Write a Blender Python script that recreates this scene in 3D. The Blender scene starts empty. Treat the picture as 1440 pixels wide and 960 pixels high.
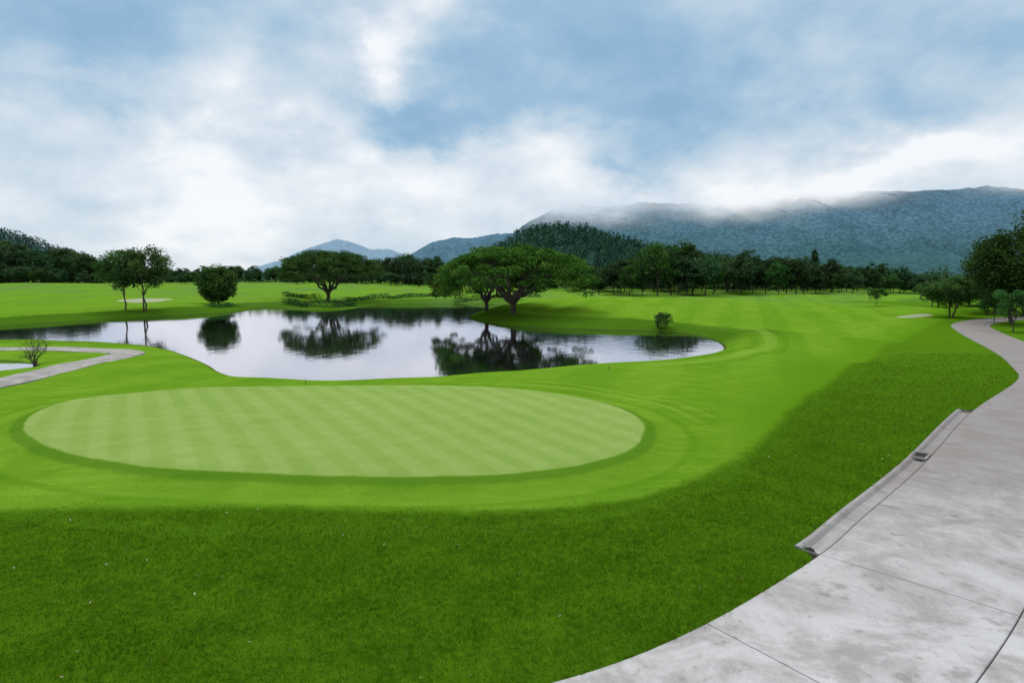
import bpy, math, random
import numpy as np
from mathutils import Vector, noise as mnoise

random.seed(7)
scene = bpy.context.scene
scene.view_settings.view_transform = 'Standard'
scene.view_settings.look = 'None'
scene.view_settings.exposure = 0
CAMZ = 5.0
F = 880.0
HOR = 392.0
PITCH = math.atan((480 - HOR) / F)
WATER = -0.8

# ------------------------------------------------------------------ pixel-to-ground helpers
def g(x, y, z=0.0):
    """image pixel x, y -> metres on level z"""
    a = (x - 720) / F
    b = (480 - y) / F
    dy = math.cos(PITCH) + math.sin(PITCH) * b
    dz = -math.sin(PITCH) + math.cos(PITCH) * b
    t = (z - CAMZ) / dz
    return (a * t, dy * t)

def at(x, D):
    return (x - 720) / F * D / 0.995

def ztop(y, D):
    return CAMZ + (HOR - y) / F * D

def catmull(pts, closed=True, n=8):
    P = [np.array(p, float) for p in pts]
    out = []
    m = len(P)
    rng = range(m) if closed else range(m - 1)
    for i in rng:
        if closed:
            p0, p1, p2, p3 = P[(i - 1) % m], P[i], P[(i + 1) % m], P[(i + 2) % m]
        else:
            p0, p1, p2, p3 = P[max(i - 1, 0)], P[i], P[i + 1], P[min(i + 2, m - 1)]
        for k in range(n):
            t = k / n
            out.append(0.5 * ((2 * p1) + (-p0 + p2) * t + (2 * p0 - 5 * p1 + 4 * p2 - p3) * t * t
                              + (-p0 + 3 * p1 - 3 * p2 + p3) * t ** 3))
    if not closed:
        out.append(P[-1])
    return np.array(out)

def resample(pl, step):
    d = np.r_[0, np.cumsum(np.hypot(*np.diff(pl, axis=0).T))]
    s = np.arange(0, d[-1], step)
    return np.c_[np.interp(s, d, pl[:, 0]), np.interp(s, d, pl[:, 1])], s

def sdf(X, Y, poly):
    d2 = np.full(X.shape, 1e18)
    ins = np.zeros(X.shape, bool)
    m = len(poly)
    for i in range(m):
        ax, ay = poly[i]
        bx, by = poly[(i + 1) % m]
        ex, ey = bx - ax, by - ay
        wx, wy = X - ax, Y - ay
        t = np.clip((wx * ex + wy * ey) / (ex * ex + ey * ey + 1e-12), 0, 1)
        dx, dy = wx - ex * t, wy - ey * t
        d2 = np.minimum(d2, dx * dx + dy * dy)
        if ay != by:
            c = ((ay > Y) != (by > Y)) & (X < ax + (Y - ay) / (by - ay) * ex)
            ins ^= c
    d = np.sqrt(d2)
    return np.where(ins, -d, d)

def sst(a, b, x):
    t = np.clip((x - a) / (b - a), 0, 1)
    return t * t * (3 - 2 * t)

def pn(x, y, s):
    return np.sin(x * s + 1.7 * np.sin(y * s * .73 + .4)) * np.sin(y * s * 1.13 + 1.9 * np.sin(x * s * .61 + 1.1))

# ------------------------------------------------------------------ site plan
pond_px = [(-260, 480), (0, 478), (100, 482), (180, 484), (225, 489), (262, 500), (292, 513), (310, 524), (350, 534),
           (420, 541), (500, 543), (600, 541), (700, 535), (800, 527), (900, 518), (970, 509), (1006, 499),
           (1018, 489), (1004, 479), (968, 470), (920, 466), (850, 464), (760, 461), (700, 457), (664, 450),
           (664, 442), (690, 434), (700, 429), (640, 427), (560, 428), (515, 431), (490, 435), (440, 436), (400, 434), (372, 432), (345, 437),
           (300, 441), (230, 445), (150, 449), (60, 455), (0, 459), (-260, 464)]
POND = catmull([g(x, y, WATER) for x, y in pond_px], True, 4)
POND2 = catmull([g(x, y, WATER) for x, y in [(-200, 512), (-60, 509), (0, 508), (38, 511), (52, 515), (30, 521), (0, 526), (-60, 531), (-200, 540)]], True, 4)
GREEN = catmull([g(x, y, 0.25) for x, y in [(35, 598), (60, 575), (130, 554), (260, 543), (420, 540), (600, 541), (730, 547), (840, 562),
                 (895, 582), (905, 603), (880, 628), (800, 648), (680, 661), (520, 666), (360, 665), (220, 660), (110, 645), (50, 622)]], True, 5)
FAIR = catmull([g(x, y) for x, y in [(-700, 745), (-300, 735), (0, 724), (200, 717), (400, 713), (600, 713), (740, 711), (850, 701), (950, 680), (1030, 648),
                 (1080, 610), (1120, 568), (1175, 528), (1240, 490), (1300, 462), (1330, 444), (1300, 432), (1150, 424)]], False, 6)
FAIR = np.vstack([FAIR, [[130, 150], [100, 175], [40, 180], [0, 260], [-100, 420], [-600, 500], [-600, 15]]])

edge_px = [(780, 960), (985, 882), (1150, 783), (1215, 727), (1300, 652), (1368, 578), (1430, 535), (1424, 517), (1398, 495), (1346, 466), (1341, 455)]
EDGE = [(-22, -1), (-12, 3.2), (-6, 5.3), (-2, 6.6)] + [g(x, y) for x, y in edge_px] + [(60, 79), (72, 84), (90, 90)]
EDGE = catmull(EDGE, False, 8)
EDGE, ES = resample(EDGE, 0.3)
tan = np.gradient(EDGE, axis=0)
tan /= np.linalg.norm(tan, axis=1)[:, None]
k = np.ones(9) / 9
tan = np.c_[np.convolve(np.pad(tan[:, 0], 4, 'edge'), k, 'valid'), np.convolve(np.pad(tan[:, 1], 4, 'edge'), k, 'valid')]
NRM = np.c_[tan[:, 1], -tan[:, 0]]      # to the right of travel

def near_s(px, py):
    p = np.array(g(px, py))
    return int(np.argmin(((EDGE - p) ** 2).sum(1)))
iA, iB = near_s(1150, 783), near_s(1366, 579)
off = np.zeros(len(EDGE)); off[iA:iB + 1] = -0.48
PW = 2.85
PATHP = np.vstack([EDGE + NRM * off[:, None], (EDGE + NRM * (PW + 0.55))[::-1]])
PATHP_S = PATHP[::2]

LP = catmull([g(x, y, -0.25) for x, y in [(-500, 640), (-200, 578), (0, 538), (60, 523), (120, 508), (165, 498), (178, 493), (160, 489.5), (110, 488), (50, 488), (0, 489.5), (-150, 493), (-400, 498)]], False, 8)
LP, LS = resample(LP, 0.5)
ltan = np.gradient(LP, axis=0); ltan /= np.linalg.norm(ltan, axis=1)[:, None]
LNR = np.c_[ltan[:, 1], -ltan[:, 0]]
LPW = 1.15

def polyline_dist(X, Y, pl):
    d2 = np.full(X.shape, 1e18)
    for i in range(len(pl) - 1):
        ax, ay = pl[i]; ex, ey = pl[i + 1] - pl[i]
        wx, wy = X - ax, Y - ay
        t = np.clip((wx * ex + wy * ey) / (ex * ex + ey * ey + 1e-12), 0, 1)
        d2 = np.minimum(d2, (wx - ex * t) ** 2 + (wy - ey * t) ** 2)
    return np.sqrt(d2)

def height(X, Y, full=False):
    X = np.asarray(X, float); Y = np.asarray(Y, float)
    shp = X.shape
    X = X.ravel(); Y = Y.ravel()
    pd = np.minimum(sdf(X, Y, POND), sdf(X, Y, POND2))
    gd = sdf(X, Y, GREEN)
    pa = sdf(X, Y, PATHP_S)
    z = np.zeros(X.shape)
    z += 2.2 * sst(120, 240, Y) * sst(0, 70, -X)
    z += 0.8 * sst(120, 230, Y)
    z += 1.7 * np.exp(-((X - 14) / 19) ** 2 - ((Y - 104) / 24) ** 2)
    z += 1.5 * np.exp(-((X + 98) / 26) ** 2 - ((Y - 132) / 16) ** 2)
    z += 1.3 * np.exp(-((X + 62) / 18) ** 2 - ((Y - 175) / 16) ** 2)
    z += 1.6 * np.exp(-((X + 150) / 30) ** 2 - ((Y - 190) / 18) ** 2)
    z += 0.9 * np.exp(-((X + 20) / 22) ** 2 - ((Y - 195) / 16) ** 2)
    z += (0.13 * np.sin(X * 0.21 + 1) * np.sin(Y * 0.17 + 2) + 0.25 * np.sin(X * 0.06 + Y * 0.05) * sst(40, 120, Y)) * sst(0.3, 7, pa)
    z += 0.35 * sst(2, 9, pa) * sst(16, 30, Y) * sst(8, 25, X) * np.sin(X * .35 + Y * .22)
    z += 0.05 * pn(X, Y, .55) * sst(0.5, 5, pa) * sst(0, 3, gd)
    z += 0.28 * sst(1.3, -0.5, gd) - 0.05 * np.exp(-((gd - 0.9) / 0.5) ** 2)
    z += -0.42 * sst(-13, -19, X) * sst(23, 31, Y) * sst(75, 55, Y)
    far = sst(50, 65, Y)
    W = 2.6 * (1 - far) + 6.5 * far
    t = np.clip(pd / W, 0, 1)
    out = WATER + (z - WATER) * (1 - (1 - t) ** 2)
    z = np.where(pd > 0, out, np.maximum(WATER + pd * 0.35, -2.8))
    z0 = z.copy()
    if full:
        ld = polyline_dist(X, Y, LP)
        z -= 0.09 * sst(-0.02, -0.35, pa)
        z -= 0.06 * sst(LPW - 0.1, LPW - 0.5, ld)
        return z.reshape(shp), pd, gd, pa, ld
    return z0.reshape(shp)

def h1(x, y):
    return float(height(np.array([x]), np.array([y]))[0])

def place(px, py):
    z = 0.0
    for _ in range(8):
        x, y = g(px, py, z)
        z = 0.5 * z + 0.5 * h1(x, y)
    return x, y, h1(x, y)

bunk = []
for cx, cy, rx, ry in [(124, 405, 18, 1.6), (205, 422, 28, 1.7), (1288, 444, 24, .8)]:
    X0, Y0, z0 = place(cx, cy)
    a_ = rx / F * Y0; b_ = Y0 * ry * Y0 / F / 5
    pts = []
    for a in range(14):
        th = a / 14 * 2 * math.pi
        r = 1 + 0.18 * math.sin(3 * th + cx)
        pts.append((X0 + a_ * r * math.cos(th), Y0 + b_ * r * math.sin(th)))
    bunk.append(np.array(pts))

# ------------------------------------------------------------------ node helpers
class NT:
    def __init__(s, nt): s.nt = nt
    def n(s, t, **kw):
        nd = s.nt.nodes.new(t)
        for a, b in kw.items(): setattr(nd, a, b)
        return nd
    def link(s, a, b): s.nt.links.new(a, b)
    def setin(s, sock, v):
        if isinstance(v, bpy.types.NodeSocket): s.link(v, sock)
        else:
            if hasattr(sock, 'default_value') and isinstance(v, tuple) and len(v) == 3 and sock.type == 'RGBA':
                v = (*v, 1)
            sock.default_value = v
    def m(s, op, a, b=0.0, c=None, clamp=False):
        nd = s.n('ShaderNodeMath', operation=op, use_clamp=clamp)
        s.setin(nd.inputs[0], a); s.setin(nd.inputs[1], b)
        if c is not None: s.setin(nd.inputs[2], c)
        return nd.outputs[0]
    def mix(s, f, a, b, blend='MIX'):
        nd = s.n('ShaderNodeMix', data_type='RGBA', blend_type=blend)
        s.setin(nd.inputs[0], f); s.setin(nd.inputs[6], a); s.setin(nd.inputs[7], b)
        return nd.outputs[2]
    def mr(s, v, a, b, c=0.0, d=1.0, smooth=True):
        nd = s.n('ShaderNodeMapRange', interpolation_type='SMOOTHSTEP' if smooth else 'LINEAR')
        for i, q in enumerate((v, a, b, c, d)): s.setin(nd.inputs[i], q)
        return nd.outputs[0]
    def noise(s, scale, vec=None, detail=4, rough=0.55, dist=0.0, out=0):
        nd = s.n('ShaderNodeTexNoise')
        nd.inputs['Scale'].default_value = scale; nd.inputs['Detail'].default_value = detail
        nd.inputs['Roughness'].default_value = rough; nd.inputs['Distortion'].default_value = dist
        if vec is not None: s.link(vec, nd.inputs['Vector'])
        return nd.outputs[out]
    def pos(s): return s.n('ShaderNodeNewGeometry').outputs['Position']
    def scale(s, v, xyz):
        nd = s.n('ShaderNodeVectorMath', operation='MULTIPLY')
        s.link(v, nd.inputs[0]); nd.inputs[1].default_value = xyz
        return nd.outputs[0]
    def attr(s, name):
        nd = s.n('ShaderNodeAttribute'); nd.attribute_name = name
        return nd.outputs['Fac']
    def bump(s, h, strength=0.5, dist=0.05):
        nd = s.n('ShaderNodeBump'); nd.inputs['Strength'].default_value = strength; nd.inputs['Distance'].default_value = dist
        s.link(h, nd.inputs['Height']); return nd.outputs[0]

def newmat(name):
    m = bpy.data.materials.new(name); m.use_nodes = True
    nt = m.node_tree; nt.nodes.clear()
    N = NT(nt)
    out = N.n('ShaderNodeOutputMaterial')
    return m, N, out

def principled(N, out, col, rough=0.8, spec=0.3, normal=None, **kw):
    p = N.n('ShaderNodeBsdfPrincipled')
    N.setin(p.inputs['Base Color'], col); N.setin(p.inputs['Roughness'], rough)
    p.inputs['Specular IOR Level'].default_value = spec
    if normal is not None: N.link(normal, p.inputs['Normal'])
    if out is not None: N.link(p.outputs[0], out.inputs[0])
    return p

def simple(name, a, b, scale=3, rough=.8, bump=0.3, bd=.02, spec=.3):
    m, N, out = newmat(name)
    P = N.pos()
    n = N.noise(scale, P, 4, .6)
    c = N.mix(N.mr(n, .35, .65), a, b)
    principled(N, out, c, rough, spec, N.bump(n, bump, bd))
    return m

def leafmat(name, dark, light, transl=.3):
    m, N, out = newmat(name)
    v = N.attr('lv')
    oi = N.n('ShaderNodeObjectInfo').outputs['Random']
    c = N.mix(v, dark, light)
    hs = N.n('ShaderNodeHueSaturation'); N.link(c, hs.inputs['Color'])
    N.link(N.mr(oi, 0, 1, .48, .52, False), hs.inputs['Hue']); N.link(N.mr(oi, 0, 1, .65, 1.25, False), hs.inputs['Value'])
    c = hs.outputs[0]
    d = N.n('ShaderNodeBsdfDiffuse'); N.link(c, d.inputs[0])
    t = N.n('ShaderNodeBsdfTranslucent'); N.link(c, t.inputs[0])
    mx = N.n('ShaderNodeMixShader'); mx.inputs[0].default_value = transl
    N.link(d.outputs[0], mx.inputs[1]); N.link(t.outputs[0], mx.inputs[2]); N.link(mx.outputs[0], out.inputs[0])
    return m

# ------------------------------------------------------------------ mesh builder
class MB:
    def __init__(s): s.V = []; s.Q = []; s.M = []; s.A = []; s.n = 0
    def add(s, v, q, mi=0, val=0.5):
        v = np.asarray(v, float).reshape(-1, 3); q = np.asarray(q, int).reshape(-1, 4)
        s.V.append(v); s.Q.append(q + s.n); s.M.append(np.full(len(q), mi))
        s.A.append(np.broadcast_to(np.asarray(val, float), (len(v),)).copy()); s.n += len(v)
    def mesh(s, name, mats, smooth=False):
        V = np.vstack(s.V); Q = np.vstack(s.Q); M = np.concatenate(s.M); A = np.concatenate(s.A)
        me = bpy.data.meshes.new(name)
        me.vertices.add(len(V)); me.vertices.foreach_set('co', V.astype(np.float32).ravel())
        me.loops.add(len(Q) * 4); me.loops.foreach_set('vertex_index', Q.astype(np.int32).ravel())
        me.polygons.add(len(Q))
        me.polygons.foreach_set('loop_start', np.arange(0, len(Q) * 4, 4, dtype=np.int32))
        me.polygons.foreach_set('loop_total', np.full(len(Q), 4, dtype=np.int32))
        for m in mats: me.materials.append(m)
        me.polygons.foreach_set('material_index', M.astype(np.int32))
        me.polygons.foreach_set('use_smooth', np.full(len(Q), smooth))
        at_ = me.attributes.new('lv', 'FLOAT', 'POINT'); at_.data.foreach_set('value', A.astype(np.float32))
        me.update(calc_edges=True)
        return me

def obj(name, me, loc=(0, 0, 0), rot=0, sc=1, parent=None):
    o = bpy.data.objects.new(name, me)
    o.location = loc; o.rotation_euler = (0, 0, rot)
    o.scale = (sc, sc, sc) if not isinstance(sc, tuple) else sc
    scene.collection.objects.link(o)
    if parent: o.parent = parent
    return o

def tube(mb, pts, rad, n=7, mi=0):
    pts = np.asarray(pts, float); m = len(pts)
    rad = np.interp(np.linspace(0, 1, m), np.linspace(0, 1, len(rad)), rad)
    T = np.gradient(pts, axis=0); T /= np.linalg.norm(T, axis=1)[:, None] + 1e-9
    ref = np.array([0.3, 1, 0.1]) if abs(T[0][1]) < .8 else np.array([1, 0.1, 0.2])
    V = []
    th = np.linspace(0, 2 * math.pi, n, endpoint=False)
    for i in range(m):
        a = np.cross(T[i], ref); a /= np.linalg.norm(a) + 1e-9
        b = np.cross(T[i], a)
        V.append(pts[i] + rad[i] * (np.cos(th)[:, None] * a + np.sin(th)[:, None] * b))
    q = [(i * n + j, i * n + (j + 1) % n, (i + 1) * n + (j + 1) % n, (i + 1) * n + j) for i in range(m - 1) for j in range(n)]
    mb.add(np.vstack(V), q, mi)

def leaves(mb, C, size, rng, mi=1, val=None, up=.5, asp=.6):
    N_ = len(C)
    nn = rng.normal(size=(N_, 3)); nn[:, 2] = np.abs(nn[:, 2]) + up
    nn /= np.linalg.norm(nn, axis=1)[:, None]
    r = rng.normal(size=(N_, 3)); a = np.cross(nn, r); a /= np.linalg.norm(a, axis=1)[:, None] + 1e-9
    b = np.cross(nn, a)
    s = (size * rng.uniform(.6, 1.3, N_))[:, None]
    V = np.stack([C + a * s, C + b * s * asp, C - a * s, C - b * s * asp], 1).reshape(-1, 3)
    q = np.arange(N_ * 4).reshape(-1, 4)
    if val is None: val = rng.uniform(0, 1, N_)
    mb.add(V, q, mi, np.repeat(val, 4))

def clump(rng, n, c, r, flat=.6, pw=.45):
    d = rng.normal(size=(n, 3)); d /= np.linalg.norm(d, axis=1)[:, None]
    d *= (rng.uniform(0, 1, n) ** pw)[:, None] * r
    d[:, 2] *= flat
    return d + c

def bend(p0, p1, rng, n=6, sag=0.0, wob=.06):
    p0 = np.array(p0, float); p1 = np.array(p1, float)
    t = np.linspace(0, 1, n)[:, None]
    L = np.linalg.norm(p1 - p0)
    P = p0 + (p1 - p0) * t
    w = rng.normal(size=(n, 3)) * wob * L; w[0] = 0; w[-1] = 0
    P += w * np.sin(t * math.pi)
    P[:, 2] += (np.sin(t * math.pi) * sag * L)[:, 0]
    return P

def rain_tree(seed, H, R, mats, zb=.42, nclump=190, nleaf=110, leaf=.2, rim=.06):
    rng = np.random.default_rng(seed); mb = MB()
    fk = np.array([0, 0, H * .14])
    tube(mb, bend((0, 0, -.4), fk, rng, 5, 0, .03), [R * .055, R * .038, R * .036], 10)
    cl = []
    for i in range(nclump):
        r = rng.uniform(0, 1) ** .46; th = rng.uniform(0, 2 * math.pi)
        rr = r * R * (1 + .10 * math.sin(3 * th + seed) + .06 * math.sin(5 * th + 2 * seed))
        dome = math.sqrt(max(0, 1 - r ** 2.6))
        zt = H * zb + H * (1 - zb) * (rim + (.93 - rim) * dome) * (1 + .07 * math.sin(4.1 * rr * math.cos(th) / R * 2 + seed) * math.sin(3.7 * rr * math.sin(th) / R * 2))
        z = zt - abs(rng.normal()) * H * .05
        if rng.uniform() < .30: z = max(H * (zb - .02), z - H * rng.uniform(.08, .28))
        cl.append((rr * math.cos(th), rr * math.sin(th), z))
    cl = np.array(cl)
    nm = 9
    for i in range(nm):
        th = i / nm * 2 * math.pi + rng.uniform(-.25, .25)
        rad = R * rng.uniform(.32, .55)
        e = np.array([rad * math.cos(th), rad * math.sin(th), H * rng.uniform(.46, .6)])
        tube(mb, bend(fk, e, rng, 7, .07, .05), [R * .026, R * .011], 7)
        dd = np.linalg.norm(cl[:, :2] - e[:2], axis=1)
        for j in np.argsort(dd)[:16][::2]:
            tube(mb, bend(e, cl[j] + [0, 0, -.1], rng, 4, .06, .06), [R * .010, R * .003], 4)
        for j in rng.choice(len(cl), 5):
            if np.dot(cl[j][:2], e[:2]) > 0:
                tube(mb, bend(e, cl[j] + [0, 0, -.1], rng, 4, .06, .06), [R * .009, R * .003], 4)
    for c in cl:
        r = R * rng.uniform(.085, .15)
        n = int(nleaf * rng.uniform(.6, 1.3))
        P = clump(rng, n, c, r, .42)
        leaves(mb, P, leaf, rng, 1, np.clip(rng.uniform(0, .7) ** 1.3 + rng.uniform(0, .35, n), 0, 1))
    return mb.mesh('rain_tree_mesh', mats)

def broad_tree(seed, H, R, mats, zb=.3, nclump=60, nleaf=80, leaf=.3, trunk=.03, top=1.0, cr=.3, stems=1, sparse=False):
    rng = np.random.default_rng(seed); mb = MB()
    cl = []
    zc = H * (zb + 1) / 2; hz = H * (1 - zb) / 2
    for i in range(nclump):
        d = rng.normal(size=3); d /= np.linalg.norm(d); d *= rng.uniform(.25, 1) ** .5 * .88
        th = math.atan2(d[1], d[0])
        k = 1 + .22 * math.sin(2 * th + seed) + .15 * math.sin(5 * th + seed * 3 + d[2] * 4)
        w = (1 - .25 * d[2] * top)
        cl.append((d[0] * R * k * w, d[1] * R * k * w, zc + d[2] * hz * (1 + .12 * math.sin(3 * th + seed))))
    cl = np.array(cl)
    for s in range(stems):
        ba = np.array([0 if stems == 1 else rng.uniform(-.25, .25) * R, 0 if stems == 1 else rng.uniform(-.2, .2) * R, -.3])
        lean = rng.normal(size=2) * R * .12
        t = np.array([ba[0] + lean[0], ba[1] + lean[1], H * .72])
        P = bend(ba, t, rng, 7, 0, .02)
        tube(mb, P, [H * trunk, H * trunk * .6, H * trunk * .2], 7)
        for j in rng.choice(len(cl), min(14, len(cl)), replace=False):
            st = P[rng.integers(2, 6)]
            if cl[j][2] > st[2] - .5:
                tube(mb, bend(st, cl[j], rng, 4, .04, .06), [H * trunk * .35, H * .003], 4)
    for c in cl:
        n = int(nleaf * rng.uniform(.6, 1.3))
        P = clump(rng, n, c, R * cr * rng.uniform(.6, 1.2), .75, .4)
        P = P[P[:, 2] > .05]
        leaves(mb, P, leaf, rng, 1, np.clip(rng.uniform(0, .6) + rng.uniform(0, .4, len(P)), 0, 1))
    return mb.mesh('tree_mesh', mats)

def conifer(seed, H, R, mats, leaf=.35, tiers=16):
    rng = np.random.default_rng(seed); mb = MB()
    tube(mb, [(0, 0, -.3), (0, 0, H * .5), (0, 0, H)], [H * .018, H * .012, .02], 6)
    for i in range(tiers):
        t = i / tiers
        z = H * (.14 + .84 * t)
        r = R * (1 - t) ** .8 * rng.uniform(.75, 1.15) + .15
        for b in range(7):
            th = rng.uniform(0, 6.28)
            n = 26
            u = rng.uniform(0, 1, n)
            P = np.c_[np.cos(th) * r * u, np.sin(th) * r * u, z + .25 * r * u - .05 * H * u * u] + rng.normal(size=(n, 3)) * .22
            leaves(mb, P, leaf, rng, 1, np.clip(rng.uniform(0, .6) + rng.uniform(0, .4, n), 0, 1))
    return mb.mesh('conifer_mesh', mats)

# ------------------------------------------------------------------ materials
bark = simple('bark', (.030, .024, .020), (.085, .068, .052), 6, .9, .6)
L_rain = leafmat('rain_tree_leaves', (.014, .048, .008), (.105, .205, .030), .25)
L_line = leafmat('treeline_leaves', (.018, .050, .024), (.072, .135, .05), .2)
L_dark = leafmat('dark_leaves', (.016, .048, .014), (.07, .14, .03), .3)
L_mid = leafmat('mid_leaves', (.020, .062, .018), (.085, .17, .04), .28)
L_hill = leafmat('hill_leaves', (.022, .068, .052), (.068, .14, .088), .1)
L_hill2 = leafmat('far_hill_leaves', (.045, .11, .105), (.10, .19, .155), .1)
L_hedge = leafmat('hedge_leaves', (.012, .044, .016), (.05, .11, .03), .2)

# ------------------------------------------------------------------ terrain
def axis_pos(start, fine, base, gr, lim, gg, end):
    v = [start]; s = base
    while v[-1] < end:
        x = v[-1]
        if x < fine: s = base
        elif x < lim: s = base + (x - fine) * gr
        else: s *= gg
        v.append(x + s)
    return v
xp = axis_pos(0, 26, .25, .02, 250, 1.13, 9000)
xn = axis_pos(0, 22, .25, .02, 250, 1.13, 9000)
xs = np.array([-a for a in xn[::-1]][:-1] + xp)
yp = axis_pos(5, 40, .2, .012, 260, 1.12, 9000)
yn = axis_pos(0, 6, .8, .2, 60, 1.4, 600)
ys = np.array([5 - a for a in yn[::-1]][:-1] + yp)
GX, GY = np.meshgrid(xs, ys)
Z, pd, gd, pa, ld = height(GX, GY, True)
fd = sdf(GX.ravel(), GY.ravel(), FAIR)
bd = np.full(GX.size, 1e6)
for b in bunk: bd = np.minimum(bd, sdf(GX.ravel(), GY.ravel(), b))
nx, ny = len(xs), len(ys)
mb = MB()
I = np.arange(nx * ny).reshape(ny, nx)
Q = np.stack([I[:-1, :-1], I[:-1, 1:], I[1:, 1:], I[1:, :-1]], -1).reshape(-1, 4)
mb.add(np.c_[GX.ravel(), GY.ravel(), Z.ravel()], Q)

m, N, out = newmat('ground_grass')
P = N.pos()
sx = N.n('ShaderNodeSeparateXYZ'); N.link(P, sx.inputs[0])
X, Y = sx.outputs[0], sx.outputs[1]
a_f, a_g, a_p, a_pa, a_b, a_l = (N.attr(q) for q in ('fair_sd', 'green_sd', 'pond_sd', 'path_sd', 'bunk_sd', 'lp_sd'))
nb = N.noise(.09, P, 3); nm_ = N.noise(.9, P, 4, .65); nf = N.noise(7, P, 5, .85); nff = N.noise(38, P, 2, .8)
streak = N.noise(1.0, N.scale(P, (.35, 3.2, 1)), 4, .7, .3)
rough_c = N.mix(N.mr(nf, .3, .7), (.018, .058, .002), (.062, .140, .005))
rough_c = N.mix(N.mr(nm_, .35, .7, 0, .6), rough_c, (.066, .150, .005))
farm = N.mr(Y, 14, 45)
rough_c = N.mix(N.m('MULTIPLY', farm, .55), rough_c, (.082, .182, .008))
fair_c = N.mix(N.mr(nm_, .3, .7), (.094, .205, .008), (.138, .265, .014))
fair_c = N.mix(N.mr(nf, .40, .62, 0, .6), fair_c, (.062, .158, .005))
fair_c = N.mix(N.mr(nff, .45, .65, 0, .5), fair_c, (.175, .30, .035))
fair_c = N.mix(N.mr(streak, .44, .60, 0, .38), fair_c, (.066, .165, .006))
fair_c = N.mix(N.mr(streak, .48, .34, 0, .25), fair_c, (.19, .31, .04))
fair_c = N.mix(N.mr(nb, .38, .62, 0, .5), fair_c, (.078, .185, .010))
def wave(ax, ay, width, phase=0):
    v = N.m('ADD', N.m('MULTIPLY', X, ax), N.m('MULTIPLY', Y, ay))
    v = N.m('ADD', v, N.m('MULTIPLY', nb, 1.2))
    s = N.m('SINE', N.m('ADD', N.m('MULTIPLY', v, math.pi / width), phase))
    return N.mr(s, -.35, .35)
w1 = wave(.94, -.35, 2.6)
fair_c = N.mix(N.m('MULTIPLY', w1, .14), fair_c, (.20, .33, .03))
fm = N.mr(N.m('ADD', a_f, N.m('MULTIPLY', N.m('SUBTRACT', nm_, .5), 1.0)), .34, -.3)
semi = N.mr(N.m('ADD', a_f, N.m('MULTIPLY', N.m('SUBTRACT', nb, .5), 2.5)), .2, -5.0)
semi = N.m('ADD', N.m('MULTIPLY', N.mr(X, 4, 9), N.m('SUBTRACT', semi, 1)), 1)
fair_c = N.mix(semi, N.mix(.75, fair_c, (.070, .168, .005)), fair_c)
col = N.mix(fm, rough_c, fair_c)
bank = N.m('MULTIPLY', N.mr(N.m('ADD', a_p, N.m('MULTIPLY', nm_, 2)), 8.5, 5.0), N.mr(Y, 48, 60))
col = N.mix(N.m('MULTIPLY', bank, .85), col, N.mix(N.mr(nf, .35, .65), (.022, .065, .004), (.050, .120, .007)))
def ring(attr, c, w, soft, mask, colr, amt, col):
    d = N.m('ABSOLUTE', N.m('SUBTRACT', attr, c))
    k_ = N.m('MULTIPLY', N.mr(d, w + soft, w), N.m('MULTIPLY', mask, amt))
    return N.mix(k_, col, colr)
mR = N.m('MULTIPLY', N.mr(X, 6, 11), N.mr(Y, 75, 60))
DK = (.064, .155, .007); LT = (.215, .33, .05)
col = ring(a_p, 2.4, .2, .3, mR, DK, .5, col)
col = ring(a_p, 3.6, .3, .3, mR, LT, .28, col)
col = ring(a_p, 4.7, .1, .25, mR, DK, .45, col)
gj = N.m('ADD', a_g, N.m('MULTIPLY', N.m('SUBTRACT', nm_, .5), .20))
allm = N.mr(a_p, .3, .8)
col = ring(gj, .9, .3, .3, allm, (.14, .255, .02), .25, col)
col = ring(gj, .20, .10, .18, allm, (.062, .145, .010), .65, col)  # dark collar turf line, with the green's edge shadow painted in
col = ring(gj, 1.5, .05, .18, allm, DK, .35, col)
arcm = N.m('MULTIPLY', N.mr(N.m('ADD', X, N.m('MULTIPLY', nb, 4)), 0, 4), N.mr(Y, 20, 25))
for c_, k_ in ((2.3, .35), (3.1, .2)):
    col = ring(gj, c_, .05, .12, arcm, LT, k_, col)
    col = ring(gj, c_ + .28, .05, .12, arcm, DK, k_, col)
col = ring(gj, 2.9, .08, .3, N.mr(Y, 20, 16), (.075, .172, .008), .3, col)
green_c = N.mix(N.mr(nm_, .3, .7), (.180, .275, .052), (.225, .315, .078))
green_c = N.mix(N.mr(nf, .38, .66, 0, .5), green_c, (.145, .24, .038))
green_c = N.mix(N.mr(nff, .40, .65, 0, .35), green_c, (.26, .345, .11))
green_c = N.mix(N.mr(streak, .45, .62, 0, .3), green_c, (.15, .245, .042))
green_c = N.mix(N.mr(nb, .35, .65, 0, .4), green_c, (.155, .262, .045))
def gw(ax, ay, width):
    v = N.m('ADD', N.m('ADD', N.m('MULTIPLY', X, ax), N.m('MULTIPLY', Y, ay)), N.m('MULTIPLY', nb, .5))
    return N.mr(N.m('SINE', N.m('MULTIPLY', v, math.pi / width)), -.6, .6)
green_c = N.mix(N.m('MULTIPLY', gw(.85, .52, .5), .17), green_c, (.32, .41, .15))
green_c = N.mix(N.m('MULTIPLY', gw(-.6, .8, .5), .08), green_c, (.13, .215, .035))
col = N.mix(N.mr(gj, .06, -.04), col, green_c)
far_haze = N.mr(Y, 80, 200)
col = N.mix(N.m('MULTIPLY', far_haze, N.mr(nb, .42, .62, .15, .7)), col, (.10, .18, .045))  # aerial haze and contour shading painted into the distant turf
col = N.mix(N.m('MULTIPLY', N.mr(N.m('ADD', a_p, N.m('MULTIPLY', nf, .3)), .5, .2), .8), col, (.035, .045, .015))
col = N.mix(N.mr(a_pa, .02, -.05), col, (.035, .03, .022))
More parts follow.
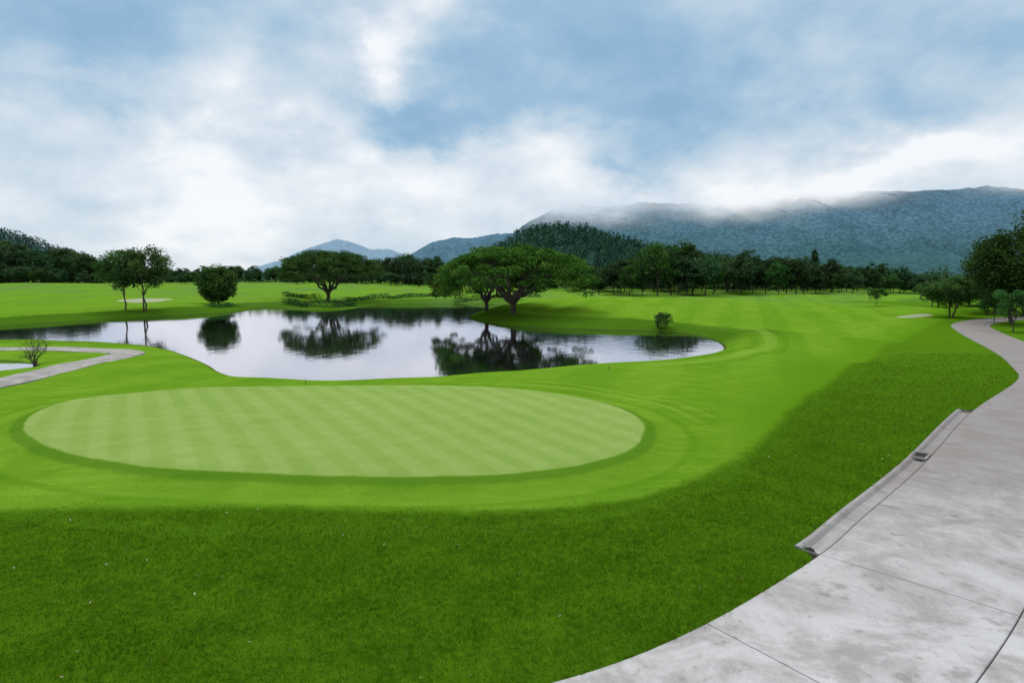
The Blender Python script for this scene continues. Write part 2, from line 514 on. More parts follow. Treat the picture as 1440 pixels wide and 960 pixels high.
col = N.mix(N.mr(a_l, .02, -.05), col, (.05, .045, .03))
col = N.mix(N.mr(a_b, .3, -.2, 0, .65), col, (.38, .35, .29))
bs = N.n('ShaderNodeBump'); N.link(nf, bs.inputs['Height'])
N.link(N.mr(fm, 0, 1, .9, .7), bs.inputs['Strength']); bs.inputs['Distance'].default_value = .08
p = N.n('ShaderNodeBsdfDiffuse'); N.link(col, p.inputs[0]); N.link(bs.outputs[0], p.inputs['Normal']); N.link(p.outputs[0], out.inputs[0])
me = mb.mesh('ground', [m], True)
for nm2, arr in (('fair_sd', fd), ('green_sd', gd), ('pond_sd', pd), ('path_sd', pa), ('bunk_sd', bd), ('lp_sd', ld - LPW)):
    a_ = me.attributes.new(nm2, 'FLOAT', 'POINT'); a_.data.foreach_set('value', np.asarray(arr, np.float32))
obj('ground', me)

# ------------------------------------------------------------------ water
mb = MB()
mb.add([(-260, 25, WATER), (80, 25, WATER), (80, 190, WATER), (-260, 190, WATER)], [(0, 1, 2, 3)])
m, N, out = newmat('pond_water')
P = N.pos()
n1 = N.noise(.7, N.scale(P, (1, .6, 1)), 4, .65)
bmp = N.bump(n1, .08, .12)
p = principled(N, None, (.012, .018, .016), .05, .5, bmp); p.inputs['IOR'].default_value = 1.33
gl = N.n('ShaderNodeBsdfGlossy'); gl.inputs['Roughness'].default_value = .03; gl.inputs['Color'].default_value = (.84, .82, .90, 1); N.link(bmp, gl.inputs['Normal'])
mx = N.n('ShaderNodeMixShader')
lw = N.n('ShaderNodeFresnel'); lw.inputs[0].default_value = 4.0
N.link(N.mr(lw.outputs[0], .3, .75, .6, .88), mx.inputs[0])
N.link(p.outputs[0], mx.inputs[1]); N.link(gl.outputs[0], mx.inputs[2]); N.link(mx.outputs[0], out.inputs[0])
obj('pond_water', mb.mesh('pond_water', [m]))

# ------------------------------------------------------------------ concrete cart path
m, N, out = newmat('path_concrete')
P = N.pos()
a = N.noise(.7, P, 5, .65, .6); b = N.noise(3.5, P, 5, .72); c = N.noise(45, P, 3, .7)
col = N.mix(N.mr(a, .36, .64), (.24, .226, .222), (.40, .385, .38))
col = N.mix(N.mr(b, .50, .68, 0, .40), col, (.50, .49, .49))
col = N.mix(N.mr(b, .44, .30, 0, .6), col, (.15, .135, .12))
col = N.mix(N.mr(c, .52, .70, 0, .4), col, (.18, .165, .155))
st = N.noise(1.3, P, 4, .6)
col = N.mix(N.mr(st, .60, .70, 0, .55), col, (.12, .11, .10))
far = N.n('ShaderNodeSeparateXYZ'); N.link(P, far.inputs[0])
damp = N.m('MULTIPLY', N.mr(N.m('ADD', far.outputs[1], N.m('MULTIPLY', b, 14)), 15, 25), .8)
col = N.mix(damp, col, (.155, .130, .115))
principled(N, out, col, N.mr(a, .3, .7, .75, .45), .35, N.bump(c, .35, .006))
conc = m
soil = simple('path_bed_soil', (.02, .018, .012), (.05, .045, .03), 20)

EZ = height(EDGE[:, 0], EDGE[:, 1])
def strip(mb, i0, i1, prof, mi=0, gap=0.0):
    idx = list(range(i0, i1 + 1)); V = []
    k_ = len(prof)
    for n_, i in enumerate(idx):
        base = EDGE[i].copy()
        if n_ == 0: base = base + tan[i] * gap
        if n_ == len(idx) - 1: base = base - tan[i] * gap
        for o_, dz in prof:
            q = base + NRM[i] * o_
            V.append((q[0], q[1], EZ[i] + dz))
    q = []
    for r in range(len(idx) - 1):
        for c_ in range(k_ - 1):
            q.append((r * k_ + c_, r * k_ + c_ + 1, (r + 1) * k_ + c_ + 1, (r + 1) * k_ + c_))
    mb.add(V, q, mi)
mb = MB()
slab = [(-.0, -.12), (0, .012), (.012, .022), (.9, .03), (1.9, .03), (PW - .012, .022), (PW, .012), (PW, -.12)]
side = [(PW + .016, -.12), (PW + .016, .006), (PW + .03, .016), (PW + .5, .045), (PW + .52, -.12)]
ij = near_s(985, 882) % 12
i = ij - 12
while i < len(EDGE) - 1:
    a0, a1 = max(i, 0), min(i + 12, len(EDGE) - 1)
    if a1 > a0:
        strip(mb, a0, a1, slab, 0, .006); strip(mb, a0, a1, side, 0, .006)
    i += 12
gut = [(-.47, -.12), (-.47, .035), (-.45, .045), (-.38, .045), (-.36, .03), (-.30, -.035), (-.22, -.05), (-.10, -.045), (-.03, .0), (-.018, .012), (-.016, -.12)]
i = iA
while i < iB:
    strip(mb, i, min(i + 8, iB), gut, 0, .005); i += 8
for ie in (iA, iB):
    b0 = EDGE[ie] + NRM[ie] * -.47; b1 = EDGE[ie] + NRM[ie] * -.02; z = EZ[ie]
    mb.add([(b0[0], b0[1], z - .12), (b1[0], b1[1], z - .12), (b1[0], b1[1], z + .02), (b0[0], b0[1], z + .045)], [(0, 1, 2, 3)])
strip(mb, 0, len(EDGE) - 1, [(-.02, -.06), (PW + .5, -.06)], 1)
obj('cart_path', mb.mesh('cart_path', [conc, soil]))

mb = MB()
LZ = height(LP[:, 0], LP[:, 1])
V = []
for i in range(len(LP)):
    for o_, dz in ((-LPW, -.1), (-LPW, .03), (0, .045), (LPW, .03), (LPW, -.1)):
        q = LP[i] + LNR[i] * o_
        V.append((q[0], q[1], LZ[i] + dz))
q = [(r * 5 + c_, r * 5 + c_ + 1, (r + 1) * 5 + c_ + 1, (r + 1) * 5 + c_) for r in range(len(LP) - 1) for c_ in range(4)]
mb.add(V, q)
conc2 = simple('worn_concrete', (.17, .155, .145), (.28, .265, .245), 1.5, .8, .3, .01)
obj('cart_path', mb.mesh('cart_path_far', [conc2]))

def box(mb, c, s, rz=0, mi=0):
    c = np.array(c, float); s = np.array(s, float) / 2
    v = np.array([[x, y, z] for x in (-1, 1) for y in (-1, 1) for z in (-1, 1)], float) * s
    R = np.array([[math.cos(rz), -math.sin(rz), 0], [math.sin(rz), math.cos(rz), 0], [0, 0, 1]])
    v = v @ R.T + c
    mb.add(v, [(0, 1, 3, 2), (4, 6, 7, 5), (0, 4, 5, 1), (2, 3, 7, 6), (0, 2, 6, 4), (1, 5, 7, 3)], mi)
iron = simple('cast_iron', (.02, .02, .02), (.05, .045, .04), 20, .6)
idn = near_s(1308, 645)
mb = MB()
rz = math.atan2(tan[idn][1], tan[idn][0])
cx, cy = EDGE[idn] + NRM[idn] * -.24
t_, n_ = tan[idn], NRM[idn]
for s_ in (-1, 1):
    box(mb, (cx + t_[0] * .32 * s_, cy + t_[1] * .32 * s_, EZ[idn] + .035), (.05, .42, .06), rz, 1)
    box(mb, (cx + n_[0] * .19 * s_, cy + n_[1] * .19 * s_, EZ[idn] + .035), (.56, .05, .055), rz, 1)
box(mb, (cx, cy, EZ[idn] - .03), (.58, .32, .02), rz, 2)
for q_ in range(7):
    o_ = -.24 + q_ * .08
    box(mb, (cx + t_[0] * o_, cy + t_[1] * o_, EZ[idn] + .03), (.03, .33, .03), rz, 0)
blk = simple('drain_shadow_soil', (.01, .01, .01), (.02, .02, .018), 20)
obj('drain_grate', mb.mesh('drain_grate', [iron, conc2, blk]))

# ------------------------------------------------------------------ grass blades
rng = np.random.default_rng(5)
NB = 1500000
x_ = rng.uniform(-15, 34, NB); y_ = rng.uniform(5, 42, NB)
D = np.hypot(x_, y_)
k_ = (np.abs(x_) < y_ * .92 + 2.5) & (rng.uniform(0, 1, NB) < np.clip((10.0 / np.maximum(D, 1)) ** 1.6, 0, 1))
xs1, ys1 = x_[k_], y_[k_]
f_ = sdf(xs1, ys1, FAIR[::2]); p_ = sdf(xs1, ys1, PATHP_S)
wob = .22 * pn(xs1, ys1, 2.7) + .1 * pn(xs1, ys1, 9) + rng.normal(size=len(xs1)) * .16
k_ = (f_ + wob > 0.0) & (p_ > -0.015)
xs1, ys1, p_, f_ = xs1[k_], ys1[k_], p_[k_], f_[k_]
def zlook(x, y):
    i = np.clip(np.searchsorted(xs, x) - 1, 0, nx - 2); j = np.clip(np.searchsorted(ys, y) - 1, 0, ny - 2)
    u = (x - xs[i]) / (xs[i + 1] - xs[i]); v = (y - ys[j]) / (ys[j + 1] - ys[j])
    return (Z[j, i] * (1 - u) * (1 - v) + Z[j, i + 1] * u * (1 - v) + Z[j + 1, i] * (1 - u) * v + Z[j + 1, i + 1] * u * v)
zz = zlook(xs1, ys1)
n = len(xs1); rng = np.random.default_rng(3)
D = np.hypot(xs1, ys1)
jx, jy = xs1 + .25 * pn(xs1, ys1, 1.9), ys1 + .25 * pn(ys1, xs1, 2.3)
tuft = np.clip(.5 + .18 * pn(jx, jy, 1.1) + .25 * pn(jx + 3, jy, 4.2) + .35 * pn(jx + 5, jy, 11.3) + .3 * pn(jx, jy + 9, 27), 0, 1)
Lb = rng.uniform(.032, .072, n) * (.35 + 1.25 * tuft) * np.clip(.45 + f_ * .4, .45, 1)
w = rng.uniform(.0024, .0046, n) * np.clip(D / 7.5, 1, 5)
th = rng.uniform(0, 2 * math.pi, n); lean = rng.uniform(.2, 1.2, n); ph = rng.normal(0, 1.3, n) + 2.8 * pn(jx, jy, 1.7)
bx, by = np.cos(th) * w, np.sin(th) * w
lx, ly = np.cos(ph) * lean * Lb, np.sin(ph) * lean * Lb
B = np.c_[xs1, ys1, zz - .004]
V = np.stack([B + np.c_[-bx, -by, 0 * bx], B + np.c_[bx, by, 0 * bx],
              B + np.c_[lx + bx * .15, ly + by * .15, Lb], B + np.c_[lx * .45 - bx * .8, ly * .45 - by * .8, Lb * .62]], 1).reshape(-1, 3)
vv = np.clip(rng.uniform(0, 1, n) * .6 + .4 * tuft, 0, .97); dry = rng.uniform(0, 1, n) < .008; vv[dry] = 1.0
mb = MB(); mb.add(V, np.arange(4 * n).reshape(-1, 4), 0, np.repeat(vv, 4))
m, N, out = newmat('rough_grass')
v = N.attr('lv'); P = N.pos()
nn = N.noise(.7, P, 4, .65)
c = N.mix(v, (.010, .040, .001), (.135, .265, .010))
c = N.mix(N.mr(nn, .40, .68, 0, .45), c, (.100, .210, .007))
c = N.mix(N.mr(nn, .46, .34, 0, .3), c, (.028, .090, .002))
sy = N.n('ShaderNodeSeparateXYZ'); N.link(P, sy.inputs[0])
c = N.mix(N.m('MULTIPLY', N.mr(sy.outputs[1], 11, 40), .5), c, (.108, .220, .010))
c = N.mix(N.mr(v, .975, .99, 0, .6), c, (.28, .28, .12))
pr = N.n('ShaderNodeBsdfDiffuse'); N.link(c, pr.inputs[0])
tr = N.n('ShaderNodeBsdfTranslucent'); N.link(c, tr.inputs[0])
mx = N.n('ShaderNodeMixShader'); mx.inputs[0].default_value = .3
N.link(pr.outputs[0], mx.inputs[1]); N.link(tr.outputs[0], mx.inputs[2]); N.link(mx.outputs[0], out.inputs[0])
obj('rough_grass', mb.mesh('rough_grass', [m]))

rng = np.random.default_rng(21)
lx_ = rng.uniform(-9, 16, 900); ly_ = rng.uniform(7, 24, 900)
k_ = (sdf(lx_, ly_, FAIR[::2]) > -.5) & (rng.uniform(0, 1, 900) < .3)
lx_, ly_ = lx_[k_], ly_[k_]
mb = MB()
leaves(mb, np.c_[lx_, ly_, zlook(lx_, ly_) + .05], .028, rng, 0, None, 1.2, .5)
drymat = leafmat('dry_leaves', (.18, .13, .07), (.5, .45, .34), .1)
obj('fallen_leaves', mb.mesh('fallen_leaves', [drymat]))

# ------------------------------------------------------------------ specimen trees
def put(name, me, px, py, rot=0, sc=1):
    x, y, z = place(px, py)
    return obj(name, me, (x, y, z), rot, sc)

rt1 = rain_tree(4, 9.2, 10.2, [bark, L_rain], .33, nclump=400, nleaf=115, leaf=.17, rim=.1)
put('rain_tree', rt1, 722, 441, .6)
rt2 = rain_tree(9, 8.8, 8.2, [bark, L_rain], .32, nclump=300, nleaf=105, leaf=.17, rim=.1)
put('rain_tree', rt2, 684, 437, 2.2)
rt3 = rain_tree(15, 11.6, 10.8, [bark, L_mid], .44, nclump=330, nleaf=95, leaf=.2, rim=.14)
put('rain_tree', rt3, 462, 424, 1.0)
s1 = broad_tree(31, 9.8, 3.8, [bark, L_mid], .32, 85, 110, .16, .014, .1, .28, 1)
s2 = broad_tree(32, 10.2, 4.4, [bark, L_mid], .32, 95, 110, .16, .014, .1, .28, 2)
put('slender_tree', s1, 176, 436, 0)
put('slender_tree', s2, 207, 436, 1.4)
r1 = broad_tree(41, 7.6, 4.2, [bark, L_dark], .04, 130, 130, .19, .03, .5, .3)
put('round_tree', r1, 307, 428)
b1 = broad_tree(51, 11.4, 5.4, [bark, L_dark], .20, 170, 150, .17, .02, .1, .28)
put('broadleaf_tree', b1, 1424, 456, .5)
b2 = broad_tree(52, 5.6, 4.0, [bark, L_mid], .25, 80, 110, .15, .022, -.2, .26, 2)
put('broadleaf_tree', b2, 1342, 446, 0)
b3 = broad_tree(53, 4.6, 2.2, [bark, L_mid], .3, 36, 90, .13, .016, .2, .3)
put('broadleaf_tree', b3, 1424, 467, 0, .9)
put('broadleaf_tree', b2, 1388, 440, 2.0, 1.1)
put('broadleaf_tree', b3, 1232, 432, 1.0, .7)
put('broadleaf_tree', b3, 1398, 453, 3.0, .7)
put('broadleaf_tree', b2, 1450, 446, 4.0, 1.3)
put('broadleaf_tree', b2, 1318, 434, 5.0, .9)
sh = broad_tree(61, 1.9, 1.1, [bark, L_mid], .04, 34, 70, .075, .02, .2, .36, 3)
put('shrub', sh, 931, 473, 0, 1.1)

rng = np.random.default_rng(77); mb = MB()
for i in range(11):
    th = rng.uniform(0, 6.28); r = rng.uniform(.3, 1.1)
    e = np.array([math.cos(th) * r, math.sin(th) * r, rng.uniform(1.0, 1.9)])
    Pp = bend((0, 0, -.1), e, rng, 6, .04, .07)
    tube(mb, Pp, [.03, .008], 5)
    for j in range(8):
        st_ = Pp[rng.integers(2, 6)]
        e2 = st_ + rng.normal(size=3) * [.4, .4, .18] + [0, 0, .3]
        tube(mb, bend(st_, e2, rng, 4, 0, .08), [.012, .005], 4)
        leaves(mb, clump(rng, 3, e2, .14), .04, rng)
put('bare_shrub', mb.mesh('bare_shrub', [bark, L_mid]), 48, 512)

def hedge(pts, w, h, seed, mat=L_hedge, dens=34):
    rng = np.random.default_rng(seed)
    base = [place(px, py) for px, py in pts]
    pl = np.array([(b[0], b[1]) for b in base])
    pl, s = resample(pl, .25)
    mb = MB(); C = []
    zgs = height(pl[:, 0], pl[:, 1])
    for i, p_ in enumerate(pl):
        zg = zgs[i]
        n = dens // 4 * 3
        hh = h * (.85 + .2 * math.sin(i * .11 + seed) + .08 * math.sin(i * .4))
        q = rng.uniform(-1, 1, (n, 3)); q[:, :2] *= w / 2
        c = np.c_[p_[0] + q[:, 0], p_[1] + q[:, 1], zg + hh * (.5 + .5 * q[:, 2])]
        C.append(c)
    C = np.vstack(C)
    leaves(mb, C, .15, rng, 0, np.clip(rng.uniform(0, 1, len(C)), 0, 1))
    return obj('hedge', mb.mesh('hedge', [mat]))
hedge([(402, 428), (430, 431), (470, 432), (498, 430)], 1.8, 1.3, 1)
hedge([(400, 416), (430, 420), (450, 421)], 1.6, 1.2, 2)
hedge([(486, 424), (520, 421), (545, 419)], 1.6, 1.2, 3)
hedge([(545, 424), (580, 424), (622, 423)], 1.6, 1.1, 4)
hedge([(292, 431), (308, 432), (326, 431)], 1.4, .7, 5, L_mid)
hedge([(640, 421), (700, 419), (760, 418)], 1.6, 1.2, 6)

def stake(px, py):
    mb = MB()
    tube(mb, [(0, 0, -.1), (0, 0, .20), (0, 0, .25), (0, 0, .26)], [.016, .016, .014, .002], 8)
    return put('marker_stake', mb.mesh('marker_stake', [simple('stake_wood', (.05, .03, .02), (.09, .05, .035), 5)]), px, py)
stake(430, 541); stake(856, 521)

# ------------------------------------------------------------------ distant treeline (instanced variants)
tl = bpy.data.objects.new('distant_treeline', None); scene.collection.objects.link(tl)
var = [broad_tree(101, 12, 5.0, [bark, L_line], .22, 60, 60, .34, .018, .4, .3),
       broad_tree(102, 12, 3.6, [bark, L_line], .18, 50, 60, .34, .016, .9, .32),
       broad_tree(103, 12, 6.0, [bark, L_line], .30, 70, 60, .34, .02, .1, .26),
       broad_tree(104, 12, 4.6, [bark, L_line], .12, 60, 60, .34, .018, .8, .3),
       conifer(105, 12, 2.6, [bark, L_line]),
       broad_tree(106, 12, 4.6, [bark, L_mid], .2, 56, 60, .32, .018, .3, .3),
       broad_tree(107, 12, 5.4, [bark, L_dark], .26, 44, 60, .34, .016, -.5, .3)]
spots = []
def row(x0, x1, step, D, prof, dj, hj=.12, kinds=(0, 1, 2, 3, 3, 5, 6), seed=0, low=0):
    r = random.Random(seed); x = x0
    px_, py_ = zip(*prof)
    while x < x1:
        d = D + r.uniform(-dj, dj)
        yt = np.interp(x, px_, py_) + low
        wx = at(x, d)
        spots.append((wx, d, ztop(yt, d), r.choice(kinds), r.uniform(0, 6.28), 1 + r.uniform(-hj, hj * .5)))
        x += step * r.uniform(.5, 1.5)
row(-120, 152, 9, 235, [(-120, 330), (0, 336), (50, 345), (100, 350), (140, 358), (152, 370)], 20, .16, seed=1)
row(-120, 140, 12, 215, [(0, 372), (140, 378)], 10, .2, seed=12)
row(135, 420, 11, 330, [(135, 385), (180, 383), (240, 378), (300, 374), (420, 372)], 30, .25, seed=2)
row(225, 420, 13, 280, [(225, 390), (260, 384), (330, 377), (420, 376)], 20, .2, seed=13)
row(410, 650, 10, 290, [(400, 370), (450, 366), (540, 366), (580, 358), (610, 360), (650, 372)], 25, .2, seed=3)
row(420, 650, 14, 240, [(400, 385), (650, 383)], 15, .2, seed=14)
row(640, 840, 11, 260, [(640, 370), (840, 375)], 25, .2, seed=4)
prE = [(815, 384), (850, 370), (880, 360), (930, 346), (965, 344), (985, 356), (1010, 350), (1040, 350), (1065, 362), (1100, 358), (1140, 360), (1180, 366), (1230, 373), (1290, 384), (1320, 388)]
row(822, 1310, 14, 182, prE, 8, .30, seed=5)
row(815, 1310, 12, 205, prE, 8, .24, seed=6, low=2)
row(815, 1320, 12, 235, prE, 12, .16, seed=7, low=8)
row(1290, 1560, 13, 190, [(1290, 388), (1370, 388), (1440, 375), (1560, 370)], 15, .2, seed=8)
row(1360, 1560, 16, 120, [(1360, 390), (1440, 366), (1560, 350)], 10, .2, seed=9, kinds=(0, 2, 5))
spots.append((at(1140, 250), 250, ztop(350, 250), 4, 0, 1.0))
spots.append((at(958, 220), 220, ztop(346, 220), 4, 0, 1.0))
sa = np.array([(s_[0], s_[1]) for s_ in spots])
sz = height(sa[:, 0], sa[:, 1])
for (x, y, zt, kk, rot, f), zg in zip(spots, sz):
    H = max(3.0, (zt - zg)) * f
    w = max(H / 12, .62)
    obj('tree_clump', var[kk], (x, y, zg - .1), rot, (w, w, H / 12), tl)

rng = np.random.default_rng(5); mb = MB()
def under(x0, x1, D, h, n):
    px_ = rng.uniform(x0, x1, n); d = D + rng.uniform(-10, 10, n)
    X_ = (px_ - 720) / F * d; zg = height(X_, d)
    hh = h * (.7 + .5 * np.sin(X_ * .3) * np.sin(X_ * .11 + 1))
    leaves(mb, np.c_[X_, d, zg + rng.uniform(0, 1, n) * np.maximum(hh, .8)], .5, rng, 0)
under(-120, 150, 255, 9, 9000); under(135, 430, 345, 7, 9000); under(400, 850, 300, 8, 12000)
under(815, 1330, 250, 8, 16000); under(1290, 1560, 215, 6, 8000)
obj('understorey_bushes', mb.mesh('understorey_bushes', [L_line]))

# ------------------------------------------------------------------ hills and mountains
def hillmat(name, lo, hi, zlo, zhi, cell, dark=.55, mist=None):  # far hills: blue distance haze is painted into lo and hi
    m, N, out = newmat(name)
    P = N.pos(); s = N.n('ShaderNodeSeparateXYZ'); N.link(P, s.inputs[0])
    n1 = N.noise(1 / 260, P, 4, .6); n0 = N.noise(1 / 60, P, 5, .75)
    vo = N.n('ShaderNodeTexVoronoi'); vo.inputs['Scale'].default_value = 1 / cell; N.link(P, vo.inputs['Vector'])
    c = N.mix(N.mr(N.m('ADD', s.outputs[2], N.m('MULTIPLY', N.m('SUBTRACT', n1, .5), (zhi - zlo) * .5)), zlo, zhi), lo, hi)
    t = N.m('ADD', N.m('MULTIPLY', vo.outputs['Distance'], .7), N.m('MULTIPLY', n0, .7))
    c = N.mix(N.mr(t, .40, .90, 0, .75), c, N.mix(1.0, c, (dark, dark, dark), 'MULTIPLY'))
    p = N.n('ShaderNodeBsdfDiffuse'); N.link(c, p.inputs[0])
    if mist:
        zb, za, amp, sc = mist
        nm3 = N.noise(1 / sc, N.scale(P, (1, .3, 1.6)), 5, .55)
        sxx = N.mr(s.outputs[0], 1100, 2400, 0, 160)
        zz_ = N.m('SUBTRACT', N.m('ADD', s.outputs[2], N.m('MULTIPLY', N.m('SUBTRACT', nm3, .5), amp)), sxx)
        tr = N.n('ShaderNodeBsdfTransparent')
        mx = N.n('ShaderNodeMixShader'); N.link(N.mr(zz_, zb, za), mx.inputs[0])
        N.link(p.outputs[0], mx.inputs[1]); N.link(tr.outputs[0], mx.inputs[2]); N.link(mx.outputs[0], out.inputs[0])
    else:
        N.link(N.bump(N.m('SUBTRACT', 1, vo.outputs['Distance']), .4, cell * .3), p.inputs['Normal'])
        N.link(p.outputs[0], out.inputs[0])
    return m

def ridge(name, prof, D, depth, mat, seed, spur=.3, nxx=260, nyy=50, lower=0, shape=.85, trees=None):
    px_, py_ = zip(*prof)
    x0, x1 = at(px_[0], D), at(px_[-1], D)
    XX = np.linspace(x0, x1, nxx); pz = np.array([max(ztop(np.interp(720 + xx * .995 * F / D, px_, py_), D) - lower, -3) for xx in XX])
    T = np.linspace(-1, 1, nyy)
    V = np.zeros((nyy, nxx, 3))
    wl = (x1 - x0) / 14
    for j, t in enumerate(T):
        for i, xx in enumerate(XX):
            yy = D + t * depth
            q = Vector((xx / wl + seed * 7.3, yy / (wl * 1.6), seed))
            n_ = mnoise.fractal(q, 1.0, 2.1, 5)
            e = 1 - abs(t)
            xs_ = xx + n_ * wl * .5 * (1 - e)
            hz = np.interp(xs_, XX, pz)
            z = -6 + (hz + 6) * (e ** shape) * (1 + spur * n_ * (1 - e) * 2.0)
            z += mnoise.fractal(q * 5, 1.0, 2.1, 4) * .015 * (hz + 6)
            V[j, i] = (xx, yy, z)
    mb = MB(); I = np.arange(nxx * nyy).reshape(nyy, nxx)
    Q = np.stack([I[:-1, :-1], I[:-1, 1:], I[1:, 1:], I[1:, :-1]], -1).reshape(-1, 4)
    mb.add(V.reshape(-1, 3), Q)
    obj(name, mb.mesh(name, [mat], True))
    if trees:
        n, Ht, mat2, tname = trees
        rng = np.random.default_rng(seed)
        mb = MB()
        u = rng.uniform(0, nxx - 1.01, n); v = rng.uniform(0, (nyy - 1) * .56, n)
        iu, iv = u.astype(int), v.astype(int); fu, fv = (u - iu)[:, None], (v - iv)[:, None]
        B = V[iv, iu] * (1 - fu) * (1 - fv) + V[iv, iu + 1] * fu * (1 - fv) + V[iv + 1, iu] * (1 - fu) * fv + V[iv + 1, iu + 1] * fu * fv
        B = B[B[:, 2] > 2]; n = len(B)
        K = 44
        hts = Ht * rng.uniform(.6, 1.3, n); con = rng.uniform(0, 1, n) < .45
        zz_ = rng.uniform(0, 1, (n, K))
        rad = np.where(con[:, None], (1 - zz_) * .24, np.sqrt(np.clip(1 - (2 * zz_ - 1) ** 2, 0, 1)) * .36) * hts[:, None]
        th = rng.uniform(0, 6.28, (n, K))
        C = np.stack([B[:, 0:1] + rad * np.cos(th), B[:, 1:2] + rad * np.sin(th), B[:, 2:3] + (zz_ * .95 + .05) * hts[:, None]], -1).reshape(-1, 3)
        val = np.clip(np.repeat(rng.uniform(0, .7, n), K) + rng.uniform(0, .3, n * K), 0, 1)
        leaves(mb, C, Ht * .11, rng, 0, val)
        obj(tname, mb.mesh(tname, [mat2]))

hm_c = hillmat('wooded_hill_ground', (.025, .07, .05), (.04, .10, .07), 0, 60, 9)
ridge('wooded_hill', [(540, 392), (640, 384), (690, 352), (715, 334), (745, 320), (785, 314), (820, 318), (860, 329), (900, 341), (950, 354), (1020, 364), (1100, 372), (1300, 392)],
      700, 190, hm_c, 3, .2, 200, 40, 7, trees=(3600, 9.5, L_hill, 'hill_forest'))
hm_l = hillmat('left_hill_ground', (.05, .115, .11), (.08, .16, .145), 0, 70, 10)
ridge('left_hill', [(-300, 330), (-100, 300), (0, 320), (40, 332), (80, 347), (120, 358), (155, 372), (240, 392)], 850, 220, hm_l, 5, .25, 160, 40, 6,
      trees=(2600, 10, L_hill2, 'hill_forest'))
hm2 = hillmat('hazed_blue_hill', (.07, .145, .175), (.085, .165, .22), 0, 110, 14, .68)
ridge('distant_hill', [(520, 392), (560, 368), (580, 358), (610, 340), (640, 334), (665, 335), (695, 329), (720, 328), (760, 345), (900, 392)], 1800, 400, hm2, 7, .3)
hm3 = hillmat('hazed_pale_blue_hill', (.19, .28, .34), (.19, .28, .36), 0, 130, 16, .85)
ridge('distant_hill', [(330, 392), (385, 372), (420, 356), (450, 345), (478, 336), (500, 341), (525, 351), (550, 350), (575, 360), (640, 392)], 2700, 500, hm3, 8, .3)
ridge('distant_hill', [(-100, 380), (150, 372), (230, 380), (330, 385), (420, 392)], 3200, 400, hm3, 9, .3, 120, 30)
hm4 = hillmat('foothill', (.042, .10, .10), (.052, .12, .14), 0, 90, 12)
ridge('foothill', [(820, 392), (900, 362), (1000, 368), (1080, 362), (1160, 366), (1210, 358), (1270, 356), (1330, 360), (1390, 366), (1460, 362), (1700, 392)], 1500, 350, hm4, 10, .3)
hm5 = hillmat('hazed_mountain_forest', (.052, .122, .135), (.092, .180, .245), 20, 400, 17, .45, (200, 430, 320, 560))  # haze in the colour: slopes turn paler blue with height
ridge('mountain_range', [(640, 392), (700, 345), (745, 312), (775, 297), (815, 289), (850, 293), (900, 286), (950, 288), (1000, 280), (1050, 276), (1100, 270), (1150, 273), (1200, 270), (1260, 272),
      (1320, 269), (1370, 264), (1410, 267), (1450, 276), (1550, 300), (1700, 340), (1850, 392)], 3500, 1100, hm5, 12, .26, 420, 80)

# ------------------------------------------------------------------ sky
wd = bpy.data.worlds.new('World'); scene.world = wd; wd.use_nodes = True
try: wd.cycles.sampling_method = 'NONE'
except Exception as e: print(e)
nt = wd.node_tree; nt.nodes.clear(); N = NT(nt)
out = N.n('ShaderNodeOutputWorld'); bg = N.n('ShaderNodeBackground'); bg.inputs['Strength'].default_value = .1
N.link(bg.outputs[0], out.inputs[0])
SUN_EL, SUN_AZ = math.radians(58), math.radians(-25)
sky = N.n('ShaderNodeTexSky', sky_type='NISHITA'); sky.sun_disc = False
sky.sun_elevation = SUN_EL; sky.sun_rotation = SUN_AZ
tc = N.n('ShaderNodeTexCoord').outputs['Generated']
sp = N.n('ShaderNodeSeparateXYZ'); N.link(tc, sp.inputs[0])
dx, dy, dz = sp.outputs
zc = N.m('MAXIMUM', dz, 0.0)
den = N.m('ADD', zc, .30)
cv = N.n('ShaderNodeCombineXYZ')
N.link(N.m('DIVIDE', dx, den), cv.inputs[0]); N.link(N.m('DIVIDE', dy, den), cv.inputs[1]); N.link(zc, cv.inputs[2])
plane = cv.outputs[0]
big = N.noise(1.6, plane, 6, .52)
wpn = N.n('ShaderNodeTexNoise'); N.link(N.scale(tc, (1, 1.2, 1.6)), wpn.inputs['Vector']); wpn.inputs['Scale'].default_value = 4.6; wpn.inputs['Detail'].default_value = 6; wpn.inputs['Roughness'].default_value = .58
ws = N.n('ShaderNodeSeparateColor'); N.link(wpn.outputs['Color'], ws.inputs[0])
az = N.m('MULTIPLY_ADD', N.m('SUBTRACT', ws.outputs[0], .5), .36, N.m('ARCTAN2', dx, dy))
el = N.m('MULTIPLY_ADD', N.m('SUBTRACT', ws.outputs[1], .5), .26, N.m('ARCSINE', dz))
def blob(px, py, rx, ry, amt):
    a0 = math.atan((px - 720) / F); e0 = math.atan((HOR - py) / math.hypot(F, px - 720))
    sa_, se = rx / F * math.cos(a0) ** 2, ry / F * math.cos(a0)
    u = N.m('MULTIPLY_ADD', az, 1 / sa_, -a0 / sa_); v = N.m('MULTIPLY_ADD', el, 1 / se, -e0 / se)
    r2 = N.m('MULTIPLY_ADD', u, u, N.m('MULTIPLY', v, v))
    return N.m('DIVIDE', amt, N.m('MULTIPLY_ADD', r2, r2, N.m('ADD', r2, 1.0)))
w = N.m('ADD', N.m('MULTIPLY', N.m('SUBTRACT', big, .5), 1.35), N.m('MULTIPLY', N.m('SUBTRACT', ws.outputs[2], .5), 1.25))
w = N.m('ADD', w, N.mr(el, .40, .05, .34, .76))
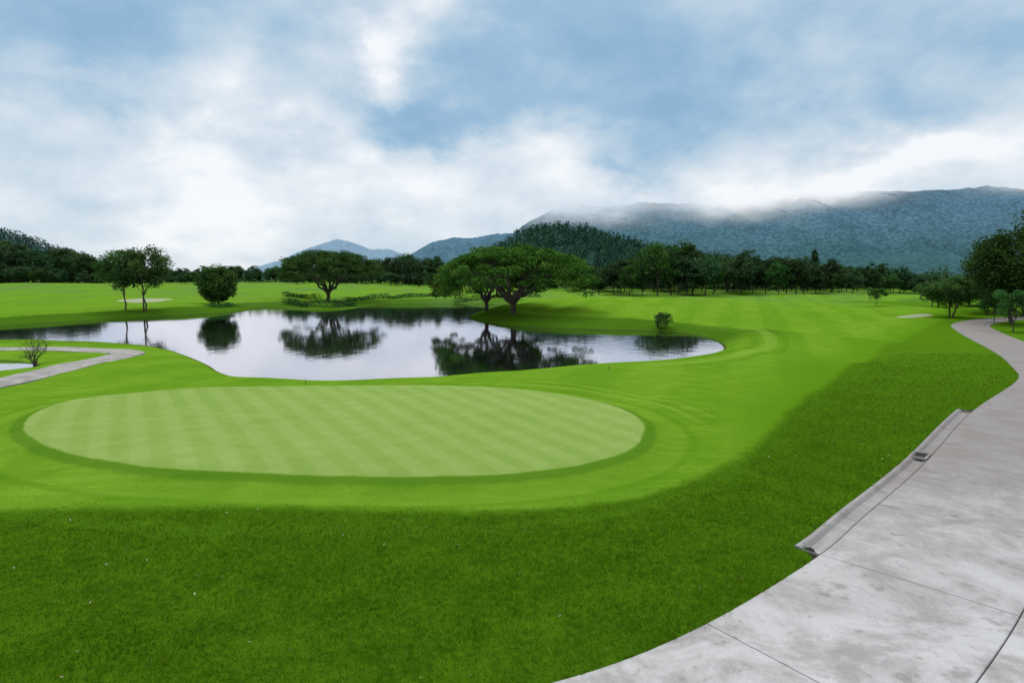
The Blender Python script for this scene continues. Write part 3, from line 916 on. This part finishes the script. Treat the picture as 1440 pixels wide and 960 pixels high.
for b in [(560, 65, 60, 55, .65), (660, 0, 80, 40, .4), (250, 215, 200, 35, .20), (420, 270, 300, 45, .14), (770, 225, 90, 40, .25), (1270, 245, 90, 26, .28), (30, 110, 90, 50, .18),
          (140, 50, 160, 60, -.28), (400, 60, 100, 60, -.24), (600, 170, 150, 42, -.50), (980, 150, 280, 50, -.34), (1300, 175, 200, 45, -.28),
          (870, 225, 80, 20, -.34), (1050, 268, 280, 24, .16), (150, 150, 130, 25, -.20), (80, 290, 120, 30, -.12)]:
    w = N.m('ADD', w, blob(*b))
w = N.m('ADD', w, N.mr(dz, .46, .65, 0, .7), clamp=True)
cr = N.n('ShaderNodeValToRGB'); N.link(w, cr.inputs[0])
els = cr.color_ramp.elements
els[0].position = 0; els[0].color = (.27, .46, .66, 1)
els[1].position = 1; els[1].color = (.94, .97, 1.0, 1)
for p_, c_ in ((.22, (.35, .53, .71, 1)), (.50, (.54, .67, .79, 1)), (.75, (.72, .80, .875, 1))):
    e = els.new(p_); e.color = c_
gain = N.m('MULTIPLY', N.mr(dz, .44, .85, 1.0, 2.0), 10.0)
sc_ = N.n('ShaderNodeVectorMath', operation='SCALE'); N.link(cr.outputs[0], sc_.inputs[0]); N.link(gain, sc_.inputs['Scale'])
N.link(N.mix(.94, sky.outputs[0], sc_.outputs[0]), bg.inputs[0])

sd = bpy.data.lights.new('sun', 'SUN'); sd.energy = 1.5; sd.angle = math.radians(14); sd.color = (1, .95, .86)
so = bpy.data.objects.new('sun', sd); scene.collection.objects.link(so)
dirv = Vector((math.sin(SUN_AZ) * math.cos(SUN_EL), math.cos(SUN_AZ) * math.cos(SUN_EL), math.sin(SUN_EL)))
so.rotation_euler = dirv.to_track_quat('Z', 'Y').to_euler()
so.location = (0, 0, 60)

# ------------------------------------------------------------------ camera
cd = bpy.data.cameras.new('camera'); cd.lens = 22; cd.sensor_width = 36; cd.clip_end = 30000; cd.clip_start = .1
co = bpy.data.objects.new('camera', cd); scene.collection.objects.link(co)
co.location = (0, 0, CAMZ); co.rotation_euler = (math.pi / 2 - PITCH, 0, 0)
scene.camera = co
